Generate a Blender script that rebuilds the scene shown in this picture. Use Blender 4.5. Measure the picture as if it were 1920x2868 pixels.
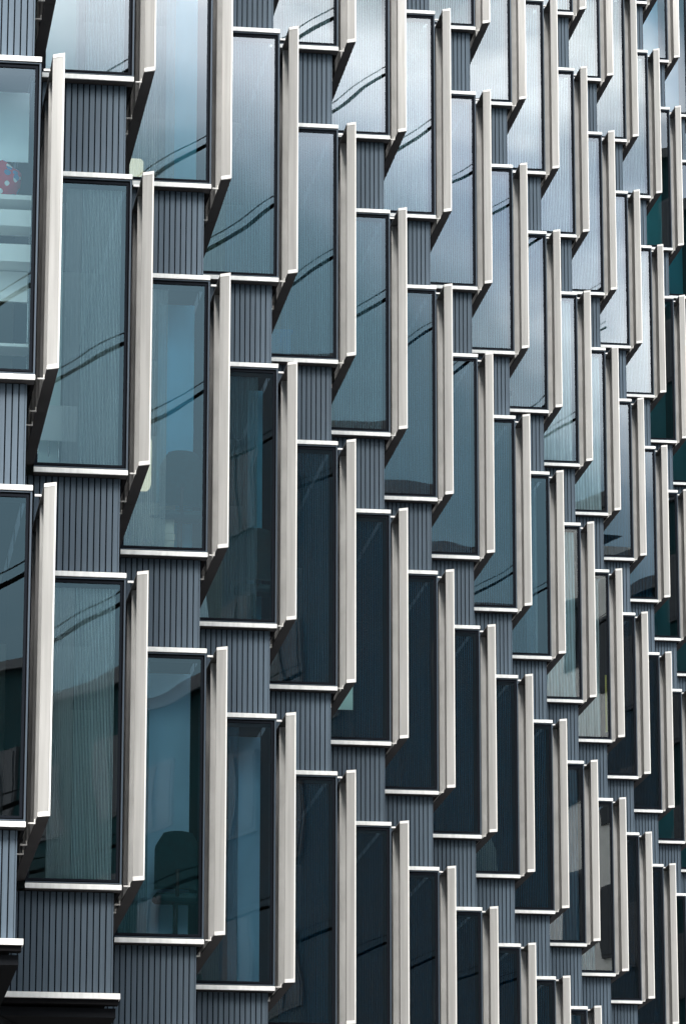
import bpy, bmesh, math, random
from mathutils import Matrix, Vector
random.seed(7)
S = bpy.context.scene
for o in list(bpy.data.objects): bpy.data.objects.remove(o)

# ------------------------------------------------------------------ camera
GZ = 7.0                                   # height of the first sill line above the street
W, H, HW = 3.02222, 3.8, 2.88909           # bay width, storey height, window box height
AL = -1.21962                              # plan direction of the glass (radians)
YAW, PITCH, ROLL = 1.36113, 0.26433, 0.000985
CAM = Vector((-31.98942, -9.43749, -5.42951 + GZ))
f = Vector((math.sin(YAW)*math.cos(PITCH), math.cos(YAW)*math.cos(PITCH), math.sin(PITCH)))
r = Vector((math.cos(YAW), -math.sin(YAW), 0)); u = r.cross(f)
r2 = r*math.cos(ROLL) + u*math.sin(ROLL); u2 = -r*math.sin(ROLL) + u*math.cos(ROLL)
cam = bpy.data.cameras.new('camera'); cob = bpy.data.objects.new('camera', cam); S.collection.objects.link(cob)
m = Matrix((r2, u2, -f)).transposed().to_4x4(); m.translation = CAM; cob.matrix_world = m
cam.sensor_fit = 'HORIZONTAL'; cam.sensor_width = 36; cam.lens = 36*11638.857/1920
cam.clip_start = .5; cam.clip_end = 3000
S.camera = cob

# ------------------------------------------------------------------ world, sun, exposure
SUN_EL, SUN_HEAD = math.radians(48), math.radians(185)      # heading: direction towards the sun, from +X anticlockwise
world = bpy.data.worlds.new('World'); S.world = world; world.use_nodes = True
wn, wl = world.node_tree.nodes, world.node_tree.links
wn.clear()
def N(t, **k):
    n = wn.new(t)
    for a, b in k.items(): setattr(n, a, b)
    return n
out = N('ShaderNodeOutputWorld'); bg = N('ShaderNodeBackground'); bg.inputs[1].default_value = .15
sky = N('ShaderNodeTexSky', sky_type='NISHITA', sun_disc=False)
sky.sun_elevation = SUN_EL; sky.sun_rotation = math.pi/2 - SUN_HEAD
tc = N('ShaderNodeTexCoord'); mp = N('ShaderNodeMapping'); mp.inputs['Scale'].default_value = (1, 1, 2.2)
no = N('ShaderNodeTexNoise'); no.inputs['Scale'].default_value = 2.6; no.inputs['Detail'].default_value = 6; no.inputs['Roughness'].default_value = .55
cr = N('ShaderNodeValToRGB'); cr.color_ramp.elements[0].position = .36; cr.color_ramp.elements[0].color = (.25, .25, .25, 1)
cr.color_ramp.elements[1].position = .56; cr.color_ramp.elements[1].color = (1, 1, 1, 1)
no2 = N('ShaderNodeTexNoise'); no2.inputs['Scale'].default_value = 11; no2.inputs['Detail'].default_value = 4
cc = N('ShaderNodeValToRGB'); cc.color_ramp.elements[0].position = .38; cc.color_ramp.elements[0].color = (2.6, 2.85, 2.9, 1)
cc.color_ramp.elements[1].position = .60; cc.color_ramp.elements[1].color = (10.9, 11.0, 10.7, 1)
mx = N('ShaderNodeMix', data_type='RGBA')

def opening(head, el, rad0, rad1):
    d = N('ShaderNodeVectorMath', operation='DOT_PRODUCT'); h, e = math.radians(head), math.radians(el)
    nv = N('ShaderNodeVectorMath', operation='NORMALIZE'); wl.new(tc.outputs['Generated'], nv.inputs[0]); wl.new(nv.outputs[0], d.inputs[0])
    d.inputs[1].default_value = (math.cos(e)*math.cos(h), math.cos(e)*math.sin(h), math.sin(e))
    r = N('ShaderNodeMapRange'); r.inputs[1].default_value = math.cos(math.radians(rad1)); r.inputs[2].default_value = math.cos(math.radians(rad0))
    r.inputs[3].default_value = 1; r.inputs[4].default_value = .03; r.interpolation_type = 'SMOOTHSTEP'; wl.new(d.outputs['Value'], r.inputs[0]); return r.outputs[0]
wl.new(tc.outputs['Generated'], mp.inputs[0]); wl.new(mp.outputs[0], no.inputs[0]); wl.new(mp.outputs[0], no2.inputs[0])
wl.new(no.outputs[0], cr.inputs[0]); wl.new(no2.outputs[0], cc.inputs[0])
o1, o2 = opening(200.3, 7.5, 13.0, 16.4), opening(216.6, 23.5, 3.4, 4.4)      # two gaps of open blue sky between the clouds
mm = N('ShaderNodeMath', operation='MULTIPLY'); wl.new(o1, mm.inputs[0]); wl.new(o2, mm.inputs[1])
m3 = N('ShaderNodeMath', operation='MULTIPLY'); wl.new(mm.outputs[0], m3.inputs[0]); wl.new(cr.outputs[0], m3.inputs[1]); wl.new(m3.outputs[0], mx.inputs[0]); 
dk = N('ShaderNodeMix', data_type='RGBA'); wl.new(mm.outputs[0], dk.inputs[0]); wl.new(sky.outputs[0], dk.inputs[7])
sz = N('ShaderNodeSeparateXYZ'); nz = N('ShaderNodeVectorMath', operation='NORMALIZE'); wl.new(tc.outputs['Generated'], nz.inputs[0]); wl.new(nz.outputs[0], sz.inputs[0])
dr = N('ShaderNodeValToRGB'); dr.color_ramp.elements[0].position = .17; dr.color_ramp.elements[0].color = (.2, .62, .82, 1)      # the low sky: heavy blue-grey cloud
dr.color_ramp.elements[1].position = .36; dr.color_ramp.elements[1].color = (1.35, 2.3, 2.85, 1); wl.new(sz.outputs['Z'], dr.inputs[0]); wl.new(dr.outputs[0], dk.inputs[6])
hz = N('ShaderNodeMapRange'); hz.inputs[1].default_value = .1; hz.inputs[2].default_value = .75; hz.inputs[3].default_value = 1.15; hz.inputs[4].default_value = 1.05; wl.new(sz.outputs['Z'], hz.inputs[0])
cg = N('ShaderNodeVectorMath', operation='SCALE'); wl.new(cc.outputs[0], cg.inputs[0]); wl.new(hz.outputs[0], cg.inputs['Scale'])
bo = opening(212, 25, 7, 12); bi = N('ShaderNodeMapRange'); bi.inputs[3].default_value = 1.3; bi.inputs[4].default_value = 1; wl.new(bo, bi.inputs[0])   # a bright bank of cloud low down the street
hb = N('ShaderNodeMath', operation='MULTIPLY'); wl.new(hz.outputs[0], hb.inputs[0]); wl.new(bi.outputs[0], hb.inputs[1]); wl.new(hb.outputs[0], cg.inputs['Scale'])
wl.new(dk.outputs[2], mx.inputs[6]); wl.new(cg.outputs[0], mx.inputs[7])
wl.new(mx.outputs[2], bg.inputs[0]); wl.new(bg.outputs[0], out.inputs[0])
sd = bpy.data.lights.new('sun', 'SUN'); sd.energy = 2.2; sd.angle = math.radians(22); sd.color = (1, .96, .9)
so = bpy.data.objects.new('sun', sd); S.collection.objects.link(so)
tos = Vector((math.cos(SUN_EL)*math.cos(SUN_HEAD), math.cos(SUN_EL)*math.sin(SUN_HEAD), math.sin(SUN_EL)))
so.rotation_euler = tos.to_track_quat('Z', 'Y').to_euler(); so.location = tos*60
S.view_settings.view_transform = 'Standard'; S.view_settings.look = 'None'; S.view_settings.gamma = 1
S.view_settings.exposure = 1.72
S.render.engine = 'CYCLES'
try:
    S.cycles.transparent_max_bounces = 16; S.cycles.max_bounces = 8
except Exception: pass

# ------------------------------------------------------------------ materials
def mat(name, col, rough=.5, metal=0., noise=0., nscale=3., stretch=(1, 1, 1), bump=0., emis=None, spec=.5, bscale=None, streak=0., vary=0.):
    m = bpy.data.materials.new(name); m.use_nodes = True; t = m.node_tree; b = t.nodes['Principled BSDF']
    b.inputs['Base Color'].default_value = (*col, 1); b.inputs['Roughness'].default_value = rough; b.inputs['Metallic'].default_value = metal
    b.inputs['Specular IOR Level'].default_value = spec
    tc = t.nodes.new('ShaderNodeTexCoord'); mp = t.nodes.new('ShaderNodeMapping'); mp.inputs['Scale'].default_value = stretch
    oi = t.nodes.new('ShaderNodeObjectInfo'); ad = t.nodes.new('ShaderNodeVectorMath'); ad.operation = 'MULTIPLY_ADD'
    ad.inputs[1].default_value = (1, 1, 1)
    sc = t.nodes.new('ShaderNodeVectorMath'); sc.operation = 'SCALE'; sc.inputs[0].default_value = (13.1, 7.7, 19.3)
    t.links.new(oi.outputs['Random'], sc.inputs['Scale']); t.links.new(tc.outputs['Object'], ad.inputs[0]); t.links.new(sc.outputs[0], ad.inputs[2])
    t.links.new(ad.outputs[0], mp.inputs[0])
    if noise:
        n = t.nodes.new('ShaderNodeTexNoise'); n.inputs['Scale'].default_value = nscale; n.inputs['Detail'].default_value = 5
        t.links.new(mp.outputs[0], n.inputs[0])
        rp = t.nodes.new('ShaderNodeValToRGB')
        rp.color_ramp.elements[0].position = .3; rp.color_ramp.elements[1].position = .68
        rp.color_ramp.elements[0].color = (*[c*(1-noise) for c in col], 1); rp.color_ramp.elements[1].color = (*[min(1, c*(1+noise*.5)) for c in col], 1)
        t.links.new(n.outputs[0], rp.inputs[0]); t.links.new(rp.outputs[0], b.inputs['Base Color'])
        rr = t.nodes.new('ShaderNodeMapRange'); rr.inputs[3].default_value = rough*.85; rr.inputs[4].default_value = min(1, rough*1.2)
        t.links.new(n.outputs[0], rr.inputs[0]); t.links.new(rr.outputs[0], b.inputs['Roughness'])
    if bump:
        n2 = t.nodes.new('ShaderNodeTexNoise'); n2.inputs['Scale'].default_value = bscale or 40; n2.inputs['Detail'].default_value = 3
        t.links.new(mp.outputs[0], n2.inputs[0]); bp = t.nodes.new('ShaderNodeBump'); bp.inputs['Strength'].default_value = bump; bp.inputs['Distance'].default_value = .01
        t.links.new(n2.outputs[0], bp.inputs['Height']); t.links.new(bp.outputs[0], b.inputs['Normal'])
    if streak or vary:
        src = b.inputs['Base Color'].links[0].from_socket if b.inputs['Base Color'].links else None
        vs = t.nodes.new('ShaderNodeVectorMath'); vs.operation = 'SCALE'
        if src: t.links.new(src, vs.inputs[0])
        else: vs.inputs[0].default_value = col
        m2 = t.nodes.new('ShaderNodeMapping'); m2.inputs['Scale'].default_value = (1, 1, .035); t.links.new(ad.outputs[0], m2.inputs[0])
        ns = t.nodes.new('ShaderNodeTexNoise'); ns.inputs['Scale'].default_value = 26; ns.inputs['Detail'].default_value = 3; t.links.new(m2.outputs[0], ns.inputs[0])
        r1 = t.nodes.new('ShaderNodeMapRange'); r1.inputs[1].default_value = .35; r1.inputs[2].default_value = .62; r1.inputs[3].default_value = 1-streak; r1.inputs[4].default_value = 1; t.links.new(ns.outputs[0], r1.inputs[0])
        wr = t.nodes.new('ShaderNodeTexWhiteNoise'); wr.noise_dimensions = '1D'; t.links.new(oi.outputs['Random'], wr.inputs['W'])
        r2 = t.nodes.new('ShaderNodeMapRange'); r2.inputs[3].default_value = 1-vary; r2.inputs[4].default_value = 1+vary*.5; t.links.new(wr.outputs['Value'], r2.inputs[0])
        mm_ = t.nodes.new('ShaderNodeMath'); mm_.operation = 'MULTIPLY'; t.links.new(r1.outputs[0], mm_.inputs[0]); t.links.new(r2.outputs[0], mm_.inputs[1])
        t.links.new(mm_.outputs[0], vs.inputs['Scale']); t.links.new(vs.outputs[0], b.inputs['Base Color'])
    if emis:
        b.inputs['Emission Color'].default_value = (*emis[0], 1); b.inputs['Emission Strength'].default_value = emis[1]
    return m
M = {}
M['fin'] = mat('brushed_fin_metal', (.43, .422, .41), .42, .25, noise=.10, nscale=1.6, stretch=(1, 1, .35), bump=.05, bscale=14, streak=.16, vary=.10)
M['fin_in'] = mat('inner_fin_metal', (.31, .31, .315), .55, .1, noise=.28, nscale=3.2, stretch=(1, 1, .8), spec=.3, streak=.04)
M['fin_in_lit'] = mat('inner_fin_metal_lit', (.56, .56, .555), .55, .1, noise=.16, nscale=4, stretch=(1, 1, .8), spec=.3, streak=.03, vary=.08)  # paler copy for the front baffle: light from the front put into colour
M['rim'] = mat('pale_rim_metal', (.80, .785, .76), .35, .1, noise=.05, nscale=3)
M['sill'] = mat('pale_sill_metal', (.88, .87, .845), .35, .05, noise=.10, nscale=7, streak=.12, vary=.06)
M['under'] = mat('shaded_underside', (.06, .058, .061), .8, 0, spec=.1, noise=.2, nscale=2)
M['frame'] = mat('dark_frame', (.006, .008, .012), .7, 0, spec=.06)
M['lip'] = mat('grey_frame_lip', (.05, .068, .09), .5, .2, spec=.3)
M['gasket'] = mat('black_gasket', (.003, .003, .004), .9, spec=.03)
M['casing'] = mat('dark_casing', (.008, .008, .009), .8, 0, spec=.03)
M['board'] = mat('anthracite_board', (.080, .110, .142), .5, .15, noise=.2, spec=.25, streak=.12, vary=.12, nscale=1.5, stretch=(1, 1, .5), bump=.08, bscale=9)
M['groove'] = mat('board_groove', (.003, .0045, .007), .9, spec=.02)
M['room'] = mat('office_plaster', (.20, .24, .25), .9, noise=.1)
M['ceiling'] = mat('office_ceiling', (.42, .46, .46), .9)
M['dark'] = mat('ground_floor_panel', (.008, .009, .011), .8, spec=.05)  # near-black: shade of the ground floor recess put into the colour

def glass_mat():
    m = bpy.data.materials.new('coated_glass'); m.use_nodes = True; t = m.node_tree; t.nodes.clear()
    o = t.nodes.new('ShaderNodeOutputMaterial'); tr = t.nodes.new('ShaderNodeBsdfTransparent'); tr.inputs[0].default_value = (.75, .905, .93, 1)
    gl = t.nodes.new('ShaderNodeBsdfGlossy'); gl.inputs['Roughness'].default_value = 0; gl.inputs[0].default_value = (.97, .99, 1, 1)
    fr = t.nodes.new('ShaderNodeFresnel'); fr.inputs[0].default_value = 1.5
    ma = t.nodes.new('ShaderNodeMath'); ma.operation = 'MULTIPLY_ADD'; ma.inputs[1].default_value = 1.0; ma.inputs[2].default_value = .10
    ma.use_clamp = True
    tc = t.nodes.new('ShaderNodeTexCoord'); n = t.nodes.new('ShaderNodeTexNoise'); n.inputs['Scale'].default_value = .9; n.inputs['Detail'].default_value = 1
    oi = t.nodes.new('ShaderNodeObjectInfo'); ad = t.nodes.new('ShaderNodeVectorMath')
    t.links.new(tc.outputs['Object'], ad.inputs[0]); t.links.new(oi.outputs['Location'], ad.inputs[1]); t.links.new(ad.outputs[0], n.inputs[0])
    bp = t.nodes.new('ShaderNodeBump'); bp.inputs['Strength'].default_value = .35; bp.inputs['Distance'].default_value = .006
    t.links.new(n.outputs[0], bp.inputs['Height']); t.links.new(bp.outputs[0], gl.inputs['Normal'])
    mx = t.nodes.new('ShaderNodeMixShader'); t.links.new(fr.outputs[0], ma.inputs[0]); t.links.new(ma.outputs[0], mx.inputs[0])
    t.links.new(tr.outputs[0], mx.inputs[1]); t.links.new(gl.outputs[0], mx.inputs[2]); t.links.new(mx.outputs[0], o.inputs[0])
    return m
M['glass'] = glass_mat()

def curtain_mat(name, pitch, trans, wob, lo=.12, hi=1.3):
    m = bpy.data.materials.new(name); m.use_nodes = True; t = m.node_tree; t.nodes.clear()
    L = t.links.new
    o = t.nodes.new('ShaderNodeOutputMaterial'); oi = t.nodes.new('ShaderNodeObjectInfo'); tc = t.nodes.new('ShaderNodeTexCoord')
    uv = t.nodes.new('ShaderNodeUVMap'); uv.uv_map = 'UVMap'
    w = t.nodes.new('ShaderNodeTexWave'); w.wave_type = 'BANDS'; w.bands_direction = 'X'; w.inputs['Scale'].default_value = .3142/pitch
    w.inputs['Distortion'].default_value = wob; w.inputs['Detail'].default_value = 1; w.inputs['Detail Scale'].default_value = .15
    L(uv.outputs[0], w.inputs[0])
    n = t.nodes.new('ShaderNodeTexNoise'); n.inputs['Scale'].default_value = 14; n.inputs['Detail'].default_value = 2
    mp = t.nodes.new('ShaderNodeMapping'); mp.inputs['Scale'].default_value = (1, .04, 1)
    L(uv.outputs[0], mp.inputs[0]); L(mp.outputs[0], n.inputs[0])
    mr = t.nodes.new('ShaderNodeMapRange'); mr.inputs[3].default_value = lo; mr.inputs[4].default_value = hi; L(w.outputs['Fac'], mr.inputs[0])
    mr2 = t.nodes.new('ShaderNodeMapRange'); mr2.inputs[1].default_value = .3; mr2.inputs[2].default_value = .7; mr2.inputs[3].default_value = .88; mr2.inputs[4].default_value = 1.12; L(n.outputs[0], mr2.inputs[0])
    mu = t.nodes.new('ShaderNodeMath'); mu.operation = 'MULTIPLY'; L(mr.outputs[0], mu.inputs[0]); L(mr2.outputs[0], mu.inputs[1])
    vc = t.nodes.new('ShaderNodeVectorMath'); vc.operation = 'SCALE'; L(oi.outputs['Color'], vc.inputs[0]); L(mu.outputs[0], vc.inputs['Scale'])
    d = t.nodes.new('ShaderNodeBsdfDiffuse'); L(vc.outputs[0], d.inputs[0]); tl = t.nodes.new('ShaderNodeBsdfTranslucent'); L(vc.outputs[0], tl.inputs[0])
    m1 = t.nodes.new('ShaderNodeMixShader'); m1.inputs[0].default_value = .25; L(d.outputs[0], m1.inputs[1]); L(tl.outputs[0], m1.inputs[2])
    tr = t.nodes.new('ShaderNodeBsdfTransparent')
    tf = t.nodes.new('ShaderNodeMapRange'); tf.inputs[3].default_value = trans*1.7; tf.inputs[4].default_value = trans*.3; L(w.outputs['Fac'], tf.inputs[0])
    m2 = t.nodes.new('ShaderNodeMixShader'); L(tf.outputs[0], m2.inputs[0]); L(m1.outputs[0], m2.inputs[1]); L(tr.outputs[0], m2.inputs[2])
    L(m2.outputs[0], o.inputs[0]); return m
M['curtain'] = curtain_mat('sheer_pleated_fabric', .026, .38, .4)
M['drape'] = curtain_mat('gathered_fabric', .045, .06, 1.2, .72, 1.08)
def pane_tone_mat():
    m = mat('pane_tone_surface', (.5, .5, .5), .8); t = m.node_tree; oi = t.nodes.new('ShaderNodeObjectInfo')
    n = t.nodes.new('ShaderNodeTexNoise'); n.inputs['Scale'].default_value = 1.3; tc = t.nodes.new('ShaderNodeTexCoord')
    mr = t.nodes.new('ShaderNodeMapRange'); mr.inputs[3].default_value = .75; mr.inputs[4].default_value = 1.2
    vs = t.nodes.new('ShaderNodeVectorMath'); vs.operation = 'SCALE'
    t.links.new(tc.outputs['Object'], n.inputs[0]); t.links.new(n.outputs[0], mr.inputs[0]); t.links.new(oi.outputs['Color'], vs.inputs[0]); t.links.new(mr.outputs[0], vs.inputs['Scale'])
    t.links.new(vs.outputs[0], t.nodes['Principled BSDF'].inputs['Base Color']); return m
M['pane_tone'] = pane_tone_mat()

# ------------------------------------------------------------------ mesh helpers
class MB:
    def __init__(s): s.bm = bmesh.new(); s.mats = []
    def mi(s, m):
        if m not in s.mats: s.mats.append(m)
        return s.mats.index(m)
    def poly(s, pts, m):
        fc = s.bm.faces.new([s.bm.verts.new(p) for p in pts]); fc.material_index = s.mi(m); return fc
    def prism(s, plan, z0, z1, m):               # plan: list of (x, y) anticlockwise
        k = s.mi(m); lo = [s.bm.verts.new((x, y, z0)) for x, y in plan]; hi = [s.bm.verts.new((x, y, z1)) for x, y in plan]
        n = len(plan); fs = [s.bm.faces.new(lo[::-1]), s.bm.faces.new(hi)]
        for i in range(n): fs.append(s.bm.faces.new((lo[i], lo[(i+1) % n], hi[(i+1) % n], hi[i])))
        for q in fs: q.material_index = k
        return fs
    def box(s, x0, x1, y0, y1, z0, z1, m, bev=0):
        b0 = set(s.bm.edges)
        fs = s.prism([(x0, y0), (x1, y0), (x1, y1), (x0, y1)], z0, z1, m)
        if bev:
            es = list({e for q in fs for e in q.edges})
            bmesh.ops.bevel(s.bm, geom=es, offset=bev, segments=1, affect='EDGES')
        return fs
    def tube(s, pts, rad, m, seg=8):
        k = s.mi(m); rings = []
        for i, p in enumerate(pts):
            p = Vector(p); a = Vector(pts[max(i-1, 0)]); b = Vector(pts[min(i+1, len(pts)-1)]); d = (b-a).normalized()
            up = Vector((0, 0, 1)) if abs(d.z) < .95 else Vector((1, 0, 0)); x = d.cross(up).normalized(); y = x.cross(d)
            rr = rad[i] if isinstance(rad, (list, tuple)) else rad
            rings.append([s.bm.verts.new(p + (x*math.cos(t) + y*math.sin(t))*rr) for t in [2*math.pi*q/seg for q in range(seg)]])
        for A, B in zip(rings, rings[1:]):
            for q in range(seg):
                fc = s.bm.faces.new((A[q], A[(q+1) % seg], B[(q+1) % seg], B[q])); fc.material_index = k; fc.smooth = True
        s.bm.faces.new(rings[0][::-1]).material_index = k; s.bm.faces.new(rings[-1]).material_index = k
    def mesh(s, name):
        bmesh.ops.recalc_face_normals(s.bm, faces=s.bm.faces)
        me = bpy.data.meshes.new(name); s.bm.to_mesh(me); s.bm.free()
        for q in s.mats: me.materials.append(q)
        return me
def ob(name, me, parent=None, loc=(0, 0, 0), rz=0):
    o = bpy.data.objects.new(name, me); S.collection.objects.link(o); o.location = loc; o.rotation_euler.z = rz
    if parent: o.parent = parent
    return o
def tag(o, label, cat, group=None, kind=None):
    o['label'] = label; o['category'] = cat
    if group: o['group'] = group
    if kind: o['kind'] = kind
    return o
def struct(o): o['kind'] = 'structure'; return o
RZ = AL + math.pi/2                           # local x runs along the fin into the building, local y to the left along the glass
UX, UY = math.cos(RZ), math.sin(RZ)
def world_pt(i, a, b, z): return Vector((i*W + a*UX - b*UY, a*UY + b*UX, z))

# ------------------------------------------------------------------ setting
mg = mat('asphalt', (.05, .05, .052), .9, noise=.3, nscale=2, bump=.2)
mpv = mat('paving_stone', (.24, .23, .22), .85, noise=.2, nscale=4, bump=.1)
b = MB(); b.poly([(-900, -900, 0), (900, -900, 0), (900, 900, 0), (-900, 900, 0)], mg); struct(ob('ground', b.mesh('ground')))
b = MB(); b.box(-120, 160, -4.5, 1.2, .004, .13, mpv); struct(ob('pavement', b.mesh('pavement')))
b = MB(); b.box(-120, 160, -21.8, -17, .004, .13, mpv); struct(ob('pavement', b.mesh('pavement2')))
mline = mat('road_paint', (.75, .75, .72), .7, noise=.2, nscale=9)
b = MB()
for k in range(-20, 26): b.box(k*6, k*6+3, -10.8, -10.65, .002, .006, mline)
struct(ob('road_markings', b.mesh('road_markings')))

# ------------------------------------------------------------------ the facade
bld = ob('office_building', None)
tag(bld, 'modern office building with sawtooth bays of tall windows, pale metal fins and dark ribbed panels', 'building')
ZB = -HW                                       # local z: 0 = top of the window box
GL = .85                                       # how far the glass runs left to the next fin
# window frame (with its inner lining)
def frame_mesh():
    b = MB(); t, q = -.050, ZB + .047           # under the top sill, above the bottom sill
    # outer lip
    b.box(.012, .06, .003, .018, q, t, M['lip']); b.box(.012, .06, .018, GL, q+.011, q+.020, M['lip']); b.box(.012, .06, .018, GL, t-.012, t-.003, M['lip'])
    # gasket bed
    b.box(.030, .062, .018, GL, q, q+.011, M['gasket']); b.box(.030, .062, .018, GL, t-.003, t, M['gasket'])
    b.box(.034, .064, .018, .030, q+.020, t-.012, M['gasket']); b.box(.034, .064, .030, GL, q+.020, q+.032, M['gasket']); b.box(.034, .064, .030, GL, t-.026, t-.012, M['gasket'])
    # inner sash
    b.box(.024, .07, .030, .052, q+.032, t-.026, M['frame']); b.box(.024, .07, .052, GL, q+.032, q+.052, M['frame']); b.box(.024, .07, .052, GL, t-.048, t-.026, M['frame'])
    b.box(.024, .07, GL-.03, GL, q+.052, t-.048, M['frame'])
    # lining of the opening behind the pane
    b.box(.07, .22, .028, .05, q+.03, t-.03, M['frame']); b.box(.07, .22, .05, GL, q+.03, q+.05, M['frame']); b.box(.07, .22, .05, GL, t-.05, t-.03, M['frame'])
    return b.mesh('window')
ME = {'frame': frame_mesh()}
b = MB(); b.box(.038, .050, .052, GL-.03, ZB+.099, -.098, M['glass']); 
# a pane is one sheet (front face) so that light passes once
bm = b.bm; bm.free(); b = MB(); b.poly([(.040, GL-.03, ZB+.099), (.040, .052, ZB+.099), (.040, .052, -.098), (.040, GL-.03, -.098)], M['glass']); ME['pane'] = b.mesh('glass_pane')
b = MB(); b.box(0, .014, 0, GL+.004, -.047, 0, M['sill'], .003); b.box(.0145, .15, .001, GL+.004, -.0465, -.003, M['under']); b.box(.0142, .15, .001, GL+.004, -.0028, -.0005, M['sill']); ME['sill'] = b.mesh('sill')  # dark body under the sill: shade put into its colour
def fin_mesh():
    b = MB(); z0, z1 = ZB + .08, -.002; E = 2.93; oy, iy = -.187, -.089
    # outer skin with a joint
    b.box(-.10, 1.245, oy, oy+.012, z0+.012, z1-.012, M['fin']); b.box(1.250, E, oy, oy+.012, z0+.012, z1-.012, M['fin'])
    # top and bottom plates
    b.prism([(-.105, oy), (E, oy), (E, iy), (-.055, iy)], z1-.012, z1, M['fin_in'])
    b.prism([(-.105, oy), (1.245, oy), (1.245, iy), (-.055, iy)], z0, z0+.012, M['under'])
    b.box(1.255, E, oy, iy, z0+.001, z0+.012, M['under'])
    # front: recessed panel
    b.prism([(-.118, oy+.011), (-.100, oy+.011), (-.050, iy), (-.065, iy)], z0+.036, z1-.030, M['fin'])
    return b.mesh('fin')
ME['fin'] = fin_mesh()
def rim_mesh():
    b = MB(); z0, z1 = ZB+.08, -.002; oy, iy = -.187, -.089
    b.prism([(-.127, oy), (-.100, oy), (-.053, iy-.0005), (-.070, iy-.0005)], z1-.030, z1+.001, M['rim'])
    b.prism([(-.127, oy), (-.100, oy), (-.053, iy-.0005), (-.070, iy-.0005)], z0-.001, z0+.036, M['rim'])
    b.prism([(-.125, oy), (-.098, oy), (-.098, oy+.011), (-.120, oy+.011)], z0+.036, z1-.030, M['rim'])
    return b.mesh('fin_rim')
ME['rim'] = rim_mesh()
def baffle_mesh():
    b = MB(); z0, z1 = ZB+.093, -.015
    b.box(0, .02, -.174, -.100, z0, z1, M['fin_in'], .003); return b.mesh('baffle')
ME['baffle'] = baffle_mesh()
ME['baffle0'] = ME['baffle'].copy(); ME['baffle0'].materials[0] = M['fin_in_lit']
def bracket_mesh(top):
    b = MB()
    if top: b.box(.265, .282, -.094, -.034, -.024, -.003, M['rim'], .003)
    else: b.box(0, .014, -.090, -.030, ZB+.066, ZB+.079, M['rim'], .002); b.box(0, .014, -.090, -.078, ZB+.0795, ZB+.108, M['rim'], .002)
    return b.mesh('bracket')
ME['btop'] = bracket_mesh(True); ME['bbot'] = bracket_mesh(False)
def casing_mesh():
    b = MB(); b.box(.062, 2.86, -.006, .026, ZB+.01, -.012, M['casing']); return b.mesh('side_casing')
ME['casing'] = casing_mesh()
# ribbed spandrel
def spandrel_mesh(z0, z1):
    b = MB(); x0 = .113; p = .0552; k = 0; y = .075
    b.box(x0+.012, 2.94, .063, 1.098, z0, z1, M['groove'])
    b.box(x0, x0+.012, .060, .072, z0+.001, z1-.001, M['board'])
    while y < 1.09:
        y1 = min(y+p-.009, 1.095)
        b.box(x0+random.uniform(-.0006, .0006), x0+.014, y, y1, z0+.002, z1-.002, M['board'], .0015); y += p; k += 1
    b.box(x0+.02, 2.93, .0595, .0629, z0+.001, z1-.001, M['board'])
    return b.mesh('ribbed_panel')
ME['spandrel'] = spandrel_mesh(-H+.0015, ZB-.0015)

# curtains: pleated sheet, local y .058 .. .80
def curtain_mesh(n, amp, pitch, seed, fan=0):
    rnd = random.Random(seed); bm = bmesh.new(); uvl = bm.loops.layers.uv.new('UVMap'); rows = 16; y0, y1 = .088, .815; z0, z1 = ZB+.108, -.125
    ph = [rnd.uniform(-.5, .5) for _ in range(12)]
    V = []
    for j in range(rows+1):
        t = j/rows; z = z1 + (z0-z1)*t; row = []
        for i in range(n+1):
            s_ = i/n; y = y0 + (y1-y0)*s_
            wob = sum(ph[k]*math.sin((k+1)*1.9*t + 5*s_*(k % 3) + k) for k in range(6))*t
            yy = y + fan*(s_-.5)*(.0 if j == 0 else (t**1.3)*.1)
            x = .12 + amp*(.6+.4*t)*math.sin(2*math.pi*(y-y0)/pitch + wob*2.2) + amp*.5*math.sin(2*math.pi*(y-y0)/pitch/3.3 + ph[3]*4 + wob)
            row.append((bm.verts.new((x, min(max(yy, y0), y1+.02), z)), (y*1.0, -z, wob)))
        V.append(row)
    for j in range(rows):
        for i in range(n):
            q = [V[j][i], V[j][i+1], V[j+1][i+1], V[j+1][i]]
            fc = bm.faces.new([v for v, _ in q]); fc.smooth = True
            for lp, (v, c) in zip(fc.loops, q): lp[uvl].uv = (c[0] + c[2]*.006, c[1])
    me = bpy.data.meshes.new('curtain'); bm.to_mesh(me); bm.free(); return me
CUR = [curtain_mesh(120, .007, .058, s) for s in (1, 2, 3)]
for c in CUR: c.materials.append(M['curtain'])
DRA = [curtain_mesh(120, .016, .07, s, 1) for s in (5, 6)]
for c in DRA: c.materials.append(M['drape'])
b = MB(); b.box(.62, .626, .06, .80, ZB+.12, -.12, M['pane_tone']); ME['pane_tone'] = b.mesh('pane_tone_panel')  # added panel: its colour stands in for mirrored sky and lit room

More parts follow.
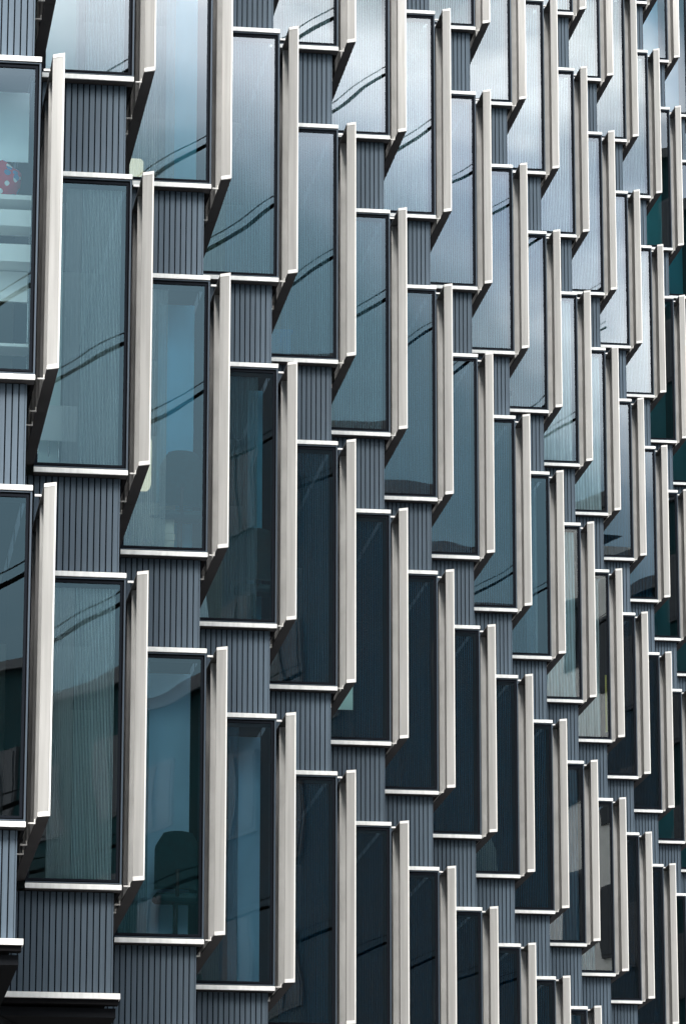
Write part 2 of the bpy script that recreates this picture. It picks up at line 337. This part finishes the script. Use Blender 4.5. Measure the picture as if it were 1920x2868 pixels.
# tint of every curtain: colour, darkened to paint in weaker light and dark reflections, and how much of the opening it covers (left fraction, right fraction measured from the fin side)
LIGHT, MID, DIM, SHADE_DARK, WHITE, SHADE_NAVY = (.76, .84, .87), (.25, .38, .45), (.085, .165, .24), (.018, .08, .14), (.95, .95, .95), (.003, .033, .07)
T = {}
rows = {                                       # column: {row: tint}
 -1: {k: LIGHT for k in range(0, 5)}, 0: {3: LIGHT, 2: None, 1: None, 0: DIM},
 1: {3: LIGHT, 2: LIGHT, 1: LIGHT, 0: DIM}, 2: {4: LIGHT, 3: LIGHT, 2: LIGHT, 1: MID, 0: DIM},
 3: {4: LIGHT, 3: MID, 2: MID, 1: DIM, 0: SHADE_DARK}, 4: {4: LIGHT, 3: MID, 2: DIM, 1: SHADE_DARK, 0: SHADE_NAVY},
 5: {4: LIGHT, 3: MID, 2: SHADE_DARK, 1: SHADE_NAVY}, 6: {5: LIGHT, 4: LIGHT, 3: DIM, 2: SHADE_DARK, 1: SHADE_NAVY},
 7: {5: LIGHT, 4: MID, 3: DIM, 2: SHADE_DARK, 1: SHADE_NAVY}, 8: {5: LIGHT, 4: MID, 3: DIM, 2: SHADE_DARK, 1: SHADE_NAVY},
 9: {6: LIGHT, 5: LIGHT, 4: MID, 3: DIM, 2: SHADE_DARK, 1: SHADE_DARK}, 10: {6: WHITE, 5: WHITE, 4: WHITE, 3: LIGHT, 2: DIM, 1: DIM},
 11: {7: WHITE, 6: WHITE, 5: WHITE, 4: WHITE, 3: WHITE, 2: MID, 1: SHADE_DARK}, 12: {7: LIGHT, 6: LIGHT, 5: LIGHT, 4: SHADE_DARK, 3: SHADE_NAVY, 2: SHADE_NAVY, 1: SHADE_NAVY},
 13: {7: LIGHT, 6: LIGHT, 5: LIGHT, 4: SHADE_DARK, 3: SHADE_NAVY, 2: SHADE_NAVY, 1: SHADE_NAVY}}
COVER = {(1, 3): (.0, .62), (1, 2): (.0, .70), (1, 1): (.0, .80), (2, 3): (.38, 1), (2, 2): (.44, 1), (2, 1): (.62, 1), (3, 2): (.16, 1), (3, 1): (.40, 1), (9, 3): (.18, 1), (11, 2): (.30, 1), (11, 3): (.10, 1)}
BLUE_TONE = {(2, 3): (.22, .58, .76), (2, 2): (.18, .54, .80), (2, 1): (.42, .66, .86), (3, 2): (.16, .46, .64), (3, 1): (.30, .56, .78), (9, 3): (.3, .4, .48)}  # blue of mirrored sky and lit room, painted on added panels

SPLIT = {1: .50, 2: .60, 3: .66, 4: .76, 5: .80}  # start of paler left panels, tinted to paint in a view-dependent light edge
BACK = {(1, 3): (.48, .80, -.1, -2.78, (.80, .92, .90)), (1, 2): (.58, .80, -.1, -2.80, (.80, .93, .88)), (0, 2): (.06, .80, -.1, -.74, (.8, .9, .93)), (14, 7): (.06, .8, -.1, -2.8, (.16, .50, .72)), (15, 7): (.06, .8, -.1, -2.8, (.12, .42, .66)), (14, 6): (.06, .8, -.1, -2.8, (.04, .26, .30)), (15, 6): (.06, .8, -.1, -2.8, (.02, .2, .26))}  # more added panels, coloured for bright room and mirrored sky
def project(p):
    d = Vector(p) - CAM; z = d.dot(f); return 960 + 11638.857*d.dot(r2)/z, 1434 - 11638.857*d.dot(u2)/z
bays = []
for i in range(-1, 18):
    for j in range(1, 11):
        zt = GZ + j*H; c = [project(world_pt(i, a, b_, z)) for a, b_ in ((0, 0), (0, .85), (-.1, -.19), (2.9, .06)) for z in (zt, zt-HW, zt-H)]
        xs = [q[0] for q in c]; ys = [q[1] for q in c]
        if max(xs) > -70 and min(xs) < 1990 and max(ys) > -60 and min(ys) < 2930: bays.append((i, j))
print('bays', len(bays))
for i, j in bays:
    zt = GZ + j*H; loc = (i*W, 0, zt)
    w = ob('window', ME['frame'], bld, loc, RZ)
    pa = ob('glass_pane', ME['pane'], w); 
    ob('sill', ME['sill'], w); s2 = ob('sill', ME['sill'], w, (0, 0, ZB+.050))
    ob('side_casing', ME['casing'], w)
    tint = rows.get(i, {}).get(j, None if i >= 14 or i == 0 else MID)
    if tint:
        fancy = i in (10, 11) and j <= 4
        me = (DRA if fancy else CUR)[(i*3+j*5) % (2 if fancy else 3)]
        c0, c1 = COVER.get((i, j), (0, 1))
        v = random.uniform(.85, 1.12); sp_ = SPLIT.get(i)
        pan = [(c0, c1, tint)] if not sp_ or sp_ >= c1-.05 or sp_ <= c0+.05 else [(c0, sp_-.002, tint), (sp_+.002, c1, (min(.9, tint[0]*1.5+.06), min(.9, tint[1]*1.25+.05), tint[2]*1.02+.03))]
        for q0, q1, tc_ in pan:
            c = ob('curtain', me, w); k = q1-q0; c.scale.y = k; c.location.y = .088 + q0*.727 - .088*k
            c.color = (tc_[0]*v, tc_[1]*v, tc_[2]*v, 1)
    if (i, j) in BLUE_TONE:
        c = ob('pane_tone_panel', ME['pane_tone'], w); c.color = (*BLUE_TONE[(i, j)], 1)
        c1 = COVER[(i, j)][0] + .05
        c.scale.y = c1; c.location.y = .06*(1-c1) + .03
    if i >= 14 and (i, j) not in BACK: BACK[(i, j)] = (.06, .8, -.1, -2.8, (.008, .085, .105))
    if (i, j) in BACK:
        y0, y1, za, zb_, col = BACK[(i, j)]; b = MB(); b.box(.62, .626, y0, y1, zb_, za, M['pane_tone']); c = ob('pane_tone_panel', b.mesh('pane_tone_panel'), w); c.color = (*col, 1)
    fn = ob('fin', ME['fin'], bld, loc, RZ); ob('fin_rim', ME['rim'], fn)
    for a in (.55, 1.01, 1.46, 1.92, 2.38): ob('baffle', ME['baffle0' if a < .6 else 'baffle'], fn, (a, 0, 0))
    ob('bracket', ME['btop'], fn)
    for a in (.18, 1.144, 1.58): ob('bracket', ME['bbot'], fn, (a, 0, 0))
    sp = ob('ribbed_panel', ME['spandrel'], bld, loc, RZ)
# first sill line above the ground floor
b = MB(); b.prism([(0, 0), (.15, 0), (.15, 1.075), (.0, 1.02)], -.050, 0, M['sill']); b.box(.03, .15, .012, 1.02, -.095, -.0505, M['casing']); ME['band'] = b.mesh('sill')
for i in range(-1, 18): ob('base_sill', ME['band'], bld, (i*W, 0, GZ), RZ)
# soffit, ground floor wall and columns
b = MB()
for i in range(-2, 19):
    p = [world_pt(i, .10, .03, 0), world_pt(i, 2.93, .03, 0), world_pt(i, 2.93, 1.2, 0), world_pt(i, .10, 1.1, 0)]
    b.prism([(q.x, q.y) for q in p], GZ-.20, GZ-.118, M['dark'])
b.box(-9, 60, 1.0, 8.5, GZ-.9, GZ-.21, M['dark']); ob('soffit', b.mesh('soffit'), bld)
b = MB(); b.box(-9, 60, 2.6, 2.9, .13, GZ-.9, M['dark'])
for k in range(-3, 20): b.box(k*W, k*W+.12, 2.50, 2.599, .13, GZ-.9, M['frame']); b.box(k*W+.12, k*W+W, 2.53, 2.597, 2.9, 3.05, M['frame'])
ob('ground_floor_wall', b.mesh('ground_floor_wall'), bld)
for k in range(-1, 10):
    b = MB(); b.box(k*2*W-.25, k*2*W+.25, 1.2, 1.7, .13, GZ-.9, M['dark'], .02); ob('column', b.mesh('column'), bld)
# floors and inner wall
rj = sorted({j for _, j in bays})
for j in range(0, rj[-1]+1):
    cols = [i for i, jj in bays if jj in (j, j+1)] or [0]
    x0, x1 = (min(cols)-.5)*W, (max(cols)+1.5)*W
    zt = GZ + j*H
    b = MB(); b.box(x0, x1, 1.12, 8.4, zt+.004, zt + H-HW-.004, M['ceiling']); ob('floor_slab', b.mesh('floor_slab'), bld)
b = MB(); b.box(-7, 58, 8.41, 8.7, GZ, GZ+(rj[-1]+.2)*H, M['room']); b.box(-7.3, -7.01, 1.2, 8.4, GZ, GZ+4*H, M['room']); b.box(58.01, 58.3, 1.2, 8.4, GZ, GZ+9*H, M['room']); ob('inner_wall', b.mesh('inner_wall'), bld)

# ------------------------------------------------------------------ across the street: what the panes mirror
mb1 = mat('dark_brick', (.006, .028, .045), .85, noise=.3, nscale=1.2, bump=.1)
mb2 = mat('teal_cladding', (.004, .035, .042), .8, 0, spec=.1, noise=.3, nscale=.6)
mslate = mat('roof_slate', (.05, .055, .065), .7, noise=.3, nscale=2)
mwin = mat('far_window_glass', (.015, .025, .035), .5, spec=.2)
mtrim = mat('dark_stone_trim', (.06, .07, .08), .8, noise=.15)
def opp(name, x0, x1, y0, y1, zt0, zt1, wall, label, fl=3.6, trim=True):
    """wall from x0 to x1 facing +Y at y1; roofline runs from zt0 (at x0) to zt1 (at x1)"""
    e = ob(name, None, None, ((x0+x1)/2, (y0+y1)/2, 0)); tag(e, label, 'building'); cx, cy = (x0+x1)/2, (y0+y1)/2
    b = MB(); hx, hy = (x1-x0)/2, (y1-y0)/2
    v = [(-hx, -hy, 0), (hx, -hy, 0), (hx, hy, 0), (-hx, hy, 0), (-hx, -hy, zt0), (hx, -hy, zt1), (hx, hy, zt1), (-hx, hy, zt0)]
    for q in ((0, 1, 5, 4), (1, 2, 6, 5), (2, 3, 7, 6), (3, 0, 4, 7)): b.poly([v[k] for k in q], wall)
    ob('wall', b.mesh('wall'), e)
    b = MB(); b.poly([v[4], v[5], v[6], v[7]], mslate)
    L_ = math.hypot(x1-x0, zt1-zt0)
    b.poly([(-hx-.3, hy+.3, zt0+.25), (hx+.3, hy+.3, zt1+.25), (hx+.3, hy-.6, zt1+.25), (-hx-.3, hy-.6, zt0+.25)], mslate)
    b.poly([(-hx-.3, hy+.3, zt0-.1), (hx+.3, hy+.3, zt1-.1), (hx+.3, hy+.3, zt1+.25), (-hx-.3, hy+.3, zt0+.25)], mtrim if trim else mslate)
    ob('roof', b.mesh('roof'), e)
    b = MB(); b.box(-.75, .75, 0, .07, 0, 1.9, mtrim); b.box(-.66, .66, .071, .09, .08, 1.82, mwin); b.box(-.03, .03, .091, .12, .08, 1.82, mtrim); wm = b.mesh('window')
    n = 0; x = x0+1.6
    while x < x1-1.5 and n < 96:
        top = zt0 + (zt1-zt0)*(x-x0)/(x1-x0); z = 4.4
        while z + 2.6 < top and n < 96: ob('window', wm, e, (x-cx, hy+.002, z)); z += fl; n += 1
        x += 3.9
    return e
opp('brick_building', -37, -9.2, -36, -22, GZ+25, GZ+18, mb1, 'dark brick building across the street with a sloping slate roofline')
opp('added_white_building', -8.0, -.8, -34, -22.4, GZ+24, GZ+24, mat('white_render', (.80, .80, .77), .9, noise=.08), 'unseen white building added across the street to brighten the mirrored panes')  # added out of view to lighten the panes by reflection
opp('dark_block', -.4, 6.6, -33, -22.3, GZ+23, GZ+23, mb1, 'flat topped dark block beside the tall teal clad building across the street')
opp('teal_building', 6.8, 21, -38, -22.2, GZ+37, GZ+34, mb2, 'tall teal clad building across the street with a flat parapet')

opp('office_slab', -110, -37.6, -50, -30, GZ+21, GZ+18, mb2, 'long low teal office slab far down the street')
# cables between masts, mirrored in the panes
mcab = mat('black_cable', (.003, .003, .003), 1, spec=0); mmast = mat('galvanised_mast', (.22, .22, .22), .5, .6)
def cable(p, q, label, sag=.5, dz=.16):
    e = ob('overhead_cable', None, None, p); tag(e, label, 'cable', 'overhead cables across the street')
    for k, (r_, dz_) in enumerate(((.029, 0), (.009, dz))):  # thin second strand: shape stands in for the double glazing's ghost reflection
        pts = []
        for t in range(25):
            s_ = t/24; v = Vector(p).lerp(Vector(q), s_); pts.append(v + Vector((0, 0, dz_ - 4*sag*s_*(1-s_))) - Vector(p))
        b = MB(); b.tube(pts, r_, mcab, 6); ob('strand', b.mesh('strand'), e)
def Pz(x, y, z): return (x, y, z+GZ)
def line(a, d, t0, t1): return [tuple(a[k]+d[k]*t for k in range(3)) for t in (t0, t1)]
a, c = line(Pz(-12.63, -9.15, 12.89), (.819, -.479, .315), -9, 20); cable(a, c, 'black cable with ghost-image strand running up across the street, mirrored in the middle storey panes', .25)
a, c = line(Pz(-5.2, -8.3, 15.9), (.526, -.672, .522), -7, 14); cable(a, c, 'steepest black cable with ghost-image strand rising from a mast, mirrored in the upper panes', .15)
a, c = line(Pz(-1.85, -9.27, 20.76), (.601, -.628, .495), -6, 14); cable(a, c, 'highest black cable with ghost-image strand, mirrored in the topmost panes', .15)
a, c = line(Pz(-14.4, -8.0, 8.35), (.80, -.48, .36), -4, 6); cable(a, c, 'short black cable with ghost-image strand mirrored near the top of the second lowest pane', .1)
a, c = line(Pz(-12.5, -8.9, 5.4), (.80, -.55, .22), -5, 14); cable(a, c, 'lowest black cable with ghost-image strand, mirrored at the foot of the lower panes', .3)

# ------------------------------------------------------------------ things behind the panes
def at(i, j, a, b_, z): return tuple(world_pt(i, a, b_, GZ + j*H + z))
FL = ZB + .0                                   # floor of a bay, local
mcard = mat('archive_cardboard', (.62, .60, .50), .85, noise=.08); mhole = mat('shadowed_hole', (.06, .06, .055), .9)
def archive_box(z, label):
    b = MB(); b.box(-.15, .15, -.20, .20, 0, .235, mcard, .004); me = b.mesh('body')
    e = ob('archive_box', None, None, at(2, 2, .46, .50, z), RZ); tag(e, label, 'box', 'archive boxes stacked in a window'); ob('body', me, e)
    b = MB(); b.box(-.157, .157, -.207, .207, .2355, .305, mcard, .004); ob('lid', b.mesh('lid'), e)
    b = MB(); b.tube([(-.1515, -.045, .17), (-.1515, .045, .17)], .016, mhole); ob('hand_hole', b.mesh('hand_hole'), e)
archive_box(FL+.001, 'beige archive box standing on the floor behind the pane, under another one')
archive_box(FL+.308, 'beige lidded archive box on top of the other archive box')
mblue = mat('blue_plastic', (.12, .42, .85), .35)
e = ob('storage_crate', None, None, at(4, 3, .34, .64, FL+.001), RZ); tag(e, 'blue plastic storage crate with a lid standing low behind a pleated curtain', 'crate')
b = MB(); b.prism([(-.15, -.13), (.15, -.13), (.15, .13), (-.15, .13)], 0, .40, mblue)
for v in b.bm.verts:
    if v.co.z < .01: v.co.x *= .86; v.co.y *= .86
ob('body', b.mesh('body'), e); b = MB(); b.box(-.165, .165, -.145, .145, .401, .445, mblue, .008); ob('lid', b.mesh('lid'), e)
mwhite = mat('white_laminate', (.90, .90, .87), .5); msteel = mat('bright_steel', (.75, .77, .76), .25, .9)
e = ob('flip_chart', None, None, at(1, 2, .50, .62, FL), RZ); tag(e, 'white flip chart board on thin steel legs behind the pane', 'flip chart')
b = MB(); b.box(-.012, .012, -.19, .22, .44, .78, mwhite, .004); ob('board', b.mesh('board'), e)
for y0, y1 in ((-.02, -.03), (.14, .20)):
    b = MB(); b.tube([(.02, y0, .60), (.0, y1, .004)], .008, msteel, 6); ob('leg', b.mesh('leg'), e)
b = MB(); b.tube([(.02, .06, .60), (.25, .06, .004)], .008, msteel, 6); ob('leg', b.mesh('leg'), e)
# shelving with a folded cloth
e = ob('shelving_unit', None, None, at(0, 2, .55, .42, FL), RZ); tag(e, 'white open shelving unit seen through the leftmost tall pane', 'shelves')
for z, h in ((.42, .03), (1.18, .16), (1.50, .15), (1.74, .045)):
    b = MB(); b.box(-.12, .15, -.40, .36, z, z+h, mwhite, .004); ob('shelf', b.mesh('shelf'), e)
for y in (-.40, .345):
    b = MB(); b.box(.152, .167, y, y+.015, 0, 1.80, msteel); ob('upright', b.mesh('upright'), e)
b = MB(); b.box(.12, .15, -.38, .34, .9, 1.17, mwhite); ob('back_panel', b.mesh('back_panel'), e)
def spotted():
    m = mat('spotted_red_fabric', (.45, .03, .06), .9); t = m.node_tree; v = t.nodes.new('ShaderNodeTexVoronoi'); v.inputs['Scale'].default_value = 14
    tc = t.nodes.new('ShaderNodeTexCoord'); t.links.new(tc.outputs['Object'], v.inputs[0])
    r_ = t.nodes.new('ShaderNodeValToRGB'); r_.color_ramp.interpolation = 'CONSTANT'; r_.color_ramp.elements[0].color = (.0, .0, .0, 1); r_.color_ramp.elements[1].position = .42; r_.color_ramp.elements[1].color = (1, 1, 1, 1)
    t.links.new(v.outputs['Distance'], r_.inputs[0]); c = t.nodes.new('ShaderNodeValToRGB'); c.color_ramp.interpolation = 'CONSTANT'
    c.color_ramp.elements[0].color = (.8, .85, .85, 1); c.color_ramp.elements[1].position = .5; c.color_ramp.elements[1].color = (.05, .2, .4, 1)
    sp = t.nodes.new('ShaderNodeSeparateColor'); t.links.new(v.outputs['Color'], sp.inputs[0]); t.links.new(sp.outputs[0], c.inputs[0])
    x = t.nodes.new('ShaderNodeMix'); x.data_type = 'RGBA'; t.links.new(r_.outputs[0], x.inputs[0]); t.links.new(c.outputs[0], x.inputs[6]); x.inputs[7].default_value = (.55, .03, .07, 1)
    t.links.new(x.outputs[2], t.nodes['Principled BSDF'].inputs['Base Color']); return m
b = MB(); bmesh.ops.create_uvsphere(b.bm, u_segments=28, v_segments=16, radius=1, matrix=Matrix.Diagonal((.12, .25, .20, 1))); b.mi(spotted())
for v in b.bm.verts:
    v.co.z = (v.co.z if v.co.z > -.14 else -.14); v.co *= 1 + .05*math.sin(v.co.y*30 + v.co.z*22)
for q in b.bm.faces: q.smooth = True
tag(ob('cushion', b.mesh('cushion'), None, at(0, 2, .56, .36, FL+1.786+.15), RZ), 'red cushion with blue and white spots on top of the white shelving', 'cushion')
mpaper = mat('pale_green_paper', (.78, .90, .84), .8)
b = MB(); b.box(.062, .064, .449, .74, -2.456, -2.13, mpaper)
tag(ob('paper_sheet', b.mesh('paper_sheet'), None, (5*W, 0, GZ+2*H), RZ), 'pale green paper sheet taped low inside a dark pane', 'paper')
b = MB(); rnd = random.Random(4)
lv = []
for z, s_ in ((0, 1), (.2, 1.05), (.42, .95), (.52, .8), (.60, .62)):
    lv.append([b.bm.verts.new((x*.09*s_ + rnd.uniform(-.012, .012), y*.15*s_ + rnd.uniform(-.02, .02), z + rnd.uniform(-.02, .02)*(z > 0))) for x, y in ((-1, -1), (-.9, -.3), (-1.1, .3), (-1, 1), (1, 1), (1.1, .2), (1, -1))])
b.mi(mat('white_paper_bag', (.80, .84, .80), .8))
for A, B in zip(lv, lv[1:]):
    for q in range(7): b.bm.faces.new((A[q], A[(q+1) % 7], B[(q+1) % 7], B[q]))
b.bm.faces.new(lv[0][::-1]); b.bm.faces.new(lv[-1])
tag(ob('paper_bag', b.mesh('paper_bag'), None, at(8, 2, .30, .44, FL+.02), RZ), 'crumpled white paper bag standing low behind a curtain with shade in its tint', 'bag')
b = MB(); b.box(.075, .085, .056, .085, -2.70, -1.75, mat('yellow_board', (.55, .42, .08), .7))
tag(ob('yellow_board', b.mesh('yellow_board'), None, (11*W, 0, GZ+3*H), RZ), 'narrow yellow board standing at the open edge of a pale curtain', 'board')
# lamps that are lit
mcord = mat('lamp_cord', (.02, .02, .02), .6)
def lamp(i, j, a, b_, z, label, kind, strength, col, rad, hgt):
    e = ob(kind, None, None, at(i, j, a, b_, 0), RZ); tag(e, label, 'lamp')
    b = MB(); b.tube([(0, 0, -.006), (0, 0, z+hgt)], .004, mcord, 6); ob('cord', b.mesh('cord'), e)
    b = MB(); n = 10; pts = [(0, 0, z - hgt + 2*hgt*k/n) for k in range(n+1)]; rr = [max(.01, rad*math.sqrt(max(0, 1-(2*k/n-1)**2))) for k in range(n+1)]
    b.tube(pts, rr, mat('lit_'+kind, (.9, .85, .75), .6, emis=(col, strength)), 16); ob('lamp_shade', b.mesh('lamp_shade'), e)
lamp(1, 3, .90, .63, -2.00, 'small bare round bulb hanging lower behind the top left pane', 'pendant_lamp', 1.2, (1, .93, .75), .014, .014)
lamp(1, 3, 1.15, .60, -2.20, 'second small bare round bulb hanging farther in behind the top left pane', 'pendant_lamp', 1.2, (1, .93, .75), .012, .012)
mlant = mat('lit_paper_shade', (.85, .8, .68), .7, emis=((1, .84, .56), .50))
def floor_lamp(i, j, a, y0, y1, z0, z1, label):
    e = ob('floor_lamp', None, None, at(i, j, a, (y0+y1)/2, FL+.001), RZ); tag(e, label, 'lamp'); hy = (y1-y0)/2
    b = MB(); b.box(-.1, .1, -hy, hy, z0-FL, z1-FL, mlant, .03); ob('lamp_shade', b.mesh('lamp_shade'), e)
    b = MB(); b.tube([(0, 0, .02), (0, 0, z0-FL-.001)], .012, mcord, 8); b.tube([(0, 0, 0), (0, 0, .02)], .11, mcord, 16); ob('stand', b.mesh('stand'), e)
floor_lamp(2, 2, .75, .50, .80, -2.02, -1.50, 'cream paper floor lamp glowing behind the curtain above the archive boxes')
floor_lamp(2, 3, .75, .62, .82, -2.64, -2.36, 'squat cream paper floor lamp glowing low behind the curtain of the tall blue pane')
floor_lamp(2, 1, .75, .48, .60, -1.62, -1.30, 'narrow cream paper floor lamp glowing halfway up behind a curtain edge')
# office chairs
mch = mat('dark_teal_mesh_fabric', (.012, .05, .06), .8, noise=.2, nscale=20)
def office_chair(i, j, a, b_, label, s_=1.0):
    e = ob('office_chair', None, None, at(i, j, a, b_, FL+.001), RZ); tag(e, label, 'chair', 'office chairs behind the panes'); e.scale = (s_,)*3
    b = MB(); b.box(-.05, .22, -.22, .22, .45, .53, mch, .03); ob('seat', b.mesh('seat'), e)
    b = MB(); n = 14; k = b.mi(mch); fr = []
    for q in range(n+1):
        t = q/n; z = .56 + .56*t; hw = .22*(1 - .35*max(0, t-.75)**1.2/.18)**1 if t > .75 else .22
        row = [(-.07 - .05*(y/.22)**2*-1 - .03*t, y, z - .05*max(0, t-.6)*(y/.22)**2*2.2) for y in [hw*(w/4) for w in range(-4, 5)]]
        fr.append([b.bm.verts.new(p) for p in row])
    geo = []
    for A, B in zip(fr, fr[1:]):
        for w in range(8): fc = b.bm.faces.new((A[w], A[w+1], B[w+1], B[w])); fc.smooth = True; geo.append(fc)
    bmesh.ops.solidify(b.bm, geom=geo, thickness=.035); ob('backrest', b.mesh('backrest'), e)
    b = MB(); b.tube([(.10, 0, .10), (.10, 0, .45)], .025, mcord, 10); b.tube([(.10, 0, .47), (-.05, 0, .50), (-.075, 0, .75)], .02, mcord, 8); ob('post', b.mesh('post'), e)
    for q in range(5):
        t = q*2*math.pi/5; b = MB(); b.tube([(.10, 0, .10), (.10+.2*math.cos(t), .2*math.sin(t), .055)], [.022, .014], mcord, 6); b.tube([(.10+.2*math.cos(t), .2*math.sin(t)-.015, .026), (.10+.2*math.cos(t), .2*math.sin(t)+.015, .026)], .025, mcord, 10); ob('leg', b.mesh('leg'), e)
office_chair(2, 2, .26, .24, 'dark office chair with its back to the pane beside the archive boxes')
office_chair(2, 1, .26, .24, 'dark office chair with its back to the lowest blue pane')
office_chair(3, 2, .26, .20, 'dark office chair half hidden by a curtain, right of the blue strip')
